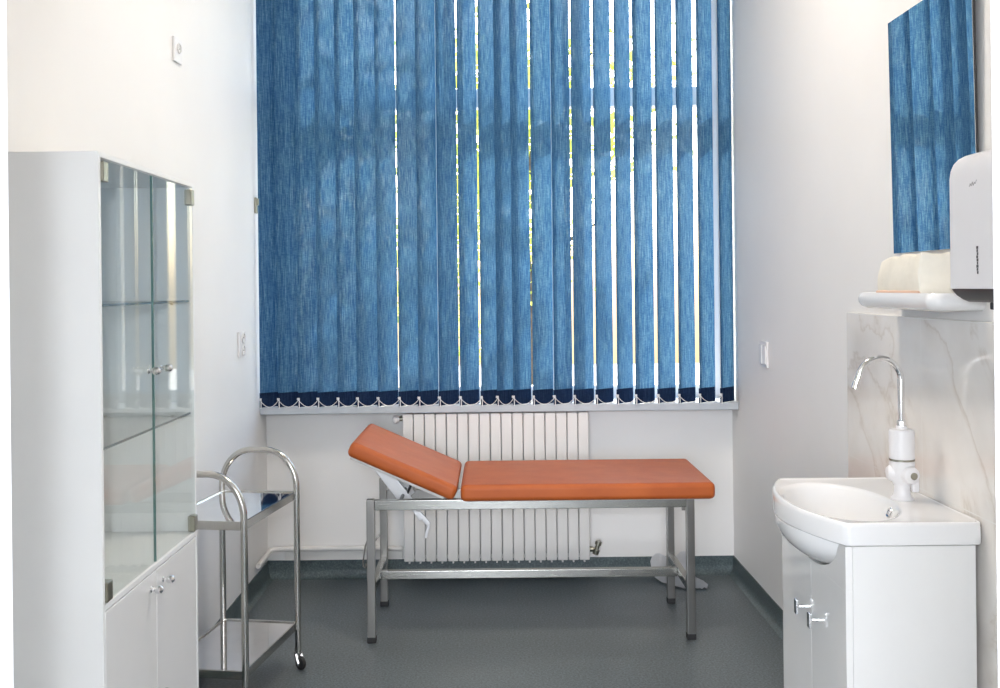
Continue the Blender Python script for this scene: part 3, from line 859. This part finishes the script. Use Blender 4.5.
plate('wall_socket', 'white double socket on wall close beside the blind', 'socket', XL, 1, 4.60, 1.245, .118, 'double')
plate('wall_socket', 'small white socket high on wall above the glass cabinet', 'socket', XL, 1, 3.70, 2.405, .092, 'single')

# ------------------------------------------------------------------ outside
b = BM(); box(b, -14, 14, 5.6, 30, -1.0, -.9); struct('ground', b, M_ground, 'pale paved ground outside the window', 'ground')
def tree(loc, hgt, rad_, nl, seed, label):
    rnd = random.Random(seed)
    t = thing('garden_tree', label, 'tree', loc, 0, 'trees outside the window')
    bm = BM(); tube(bm, [(0, 0, 0), (.05, 0, hgt*.3), (-.05, .05, hgt*.6), (0, 0, hgt*.85)], [.14, .11, .07, .03], 10)
    for k in range(7):
        a = k*2.4; z = hgt*(.4+.06*k)
        tube(bm, [(0, 0, z), (cos(a)*rad_*.35, sin(a)*rad_*.35, z+.4), (cos(a)*rad_*.75, sin(a)*rad_*.75, z+.7)], [.05, .03, .012], 6)
    finish('trunk', bm, M_bark, t)
    bm = BM()
    cl_ = [(rnd.gauss(0, rad_*.5), rnd.gauss(0, rad_*.5), hgt*.7+rnd.gauss(0, hgt*.17)) for _ in range(26)]
    for _ in range(nl):
        c = rnd.choice(cl_); p = Vector((c[0]+rnd.gauss(0, .33), c[1]+rnd.gauss(0, .33), c[2]+rnd.gauss(0, .3)))
        if p.z < .3: continue
        R = Matrix.Rotation(rnd.uniform(0, 6.28), 3, 'Z') @ Matrix.Rotation(rnd.uniform(-1.2, 1.2), 3, 'X') @ Matrix.Rotation(rnd.uniform(-1, 1), 3, 'Y')
        l = rnd.uniform(.07, .12)
        q = [p+R @ Vector(v) for v in ((-l, 0, 0), (-l*.2, l*.4, .01), (l, 0, -.015), (-l*.2, -l*.4, .01))]
        bm.faces.new([bm.verts.new(v) for v in q])
    finish('foliage', bm, M_leaf, t, ang=180)
tree((-2.3, 8.6, -.9), 6.0, 1.5, 4200, 1, 'yellow-green tree glimpsed through the narrow gaps of the blind')
tree((.35, 11.6, -.9), 6.2, 1.25, 3400, 2, 'yellow-green tree glimpsed through the narrow gaps of the blind')
tree((6.2, 12.5, -.9), 4.2, 1.2, 1500, 3, 'yellow-green tree glimpsed through the narrow gaps of the blind')

# ------------------------------------------------------------------ lights
cl1 = thing('ceiling_lamp', 'square flat ceiling lamp in the middle of the room', 'lamp', (.24, 3.2, ZC))
b = BM(); box(b, -.24, .24, -.24, .24, -.045, 0, .004); finish('housing', b, M_frame, cl1)
b = BM(); box(b, -.22, .22, -.22, .22, -.050, -.0445); finish('diffuser', b, emit('lamp_diffuser', (1, .9, .78, 1), 4), cl1)

def area(name, loc, rot, sx, sy, power, col, spread=180):
    l = bpy.data.lights.new(name, 'AREA'); l.shape = 'RECTANGLE'; l.size = sx; l.size_y = sy; l.energy = power; l.color = col
    o = bpy.data.objects.new(name, l); COL.objects.link(o); o.location = loc; o.rotation_euler = rot
    return o
area('ceiling_lamp_light', (.24, 3.2, ZC-.056), (0, 0, 0), .40, .40, 20, (1, .88, .76))
area('hall_ceiling_light', (0, -.9, ZC-.03), (0, 0, 0), 1.2, .8, 30, (1, .95, .9))
fl = bpy.data.lights.new('flash', 'POINT'); fl.energy = 48; fl.color = (.88, .93, 1.0); fl.shadow_soft_size = .035
fo = bpy.data.objects.new('flash', fl); COL.objects.link(fo); fo.location = (-.055, -.06, 1.66)
area('hall_fill_light', (-.40, -1.93, 1.5), (radians(90), 0, 0), 1.4, 1.7, 106, (.86, .91, 1.0))  # broad cool fill added behind the doorway; the hall has no window

sun = bpy.data.lights.new('sun', 'SUN'); sun.energy = 9.0; sun.angle = radians(.6); sun.color = (1, .95, .86)
so = bpy.data.objects.new('sun', sun); COL.objects.link(so)
so.rotation_euler = Vector((-.35, 1.0, .95)).to_track_quat('Z', 'Y').to_euler()

wd_ = bpy.data.worlds.new('sky'); S.world = wd_; wd_.use_nodes = True
nt = wd_.node_tree; bg = nt.nodes['Background']
sky = nt.nodes.new('ShaderNodeTexSky'); sky.sky_type = 'NISHITA'; sky.sun_disc = False
sky.sun_elevation = radians(42); sky.sun_rotation = radians(-20); sky.dust_density = 3.5; sky.air_density = 1.2
nt.links.new(sky.outputs[0], bg.inputs['Color'])
bg.inputs['Strength'].default_value = .83

# ------------------------------------------------------------------ camera
cam = bpy.data.cameras.new('camera'); co = bpy.data.objects.new('camera', cam); COL.objects.link(co)
cam.sensor_width = 36; cam.sensor_fit = 'HORIZONTAL'; cam.lens = 36*980/1000
cam.shift_x = 6/1000; cam.shift_y = -57/1000
cam.clip_start = .05; cam.clip_end = 200
co.location = (0, 0, 1.5)
co.rotation_euler = (Matrix.Rotation(radians(90), 4, 'X') @ Matrix.Rotation(-.0108, 4, 'Z')).to_euler()
S.camera = co

S.view_settings.view_transform = 'Standard'; S.view_settings.look = 'None'
S.view_settings.exposure = .66; S.view_settings.gamma = 1; S.view_settings.use_curve_mapping = False
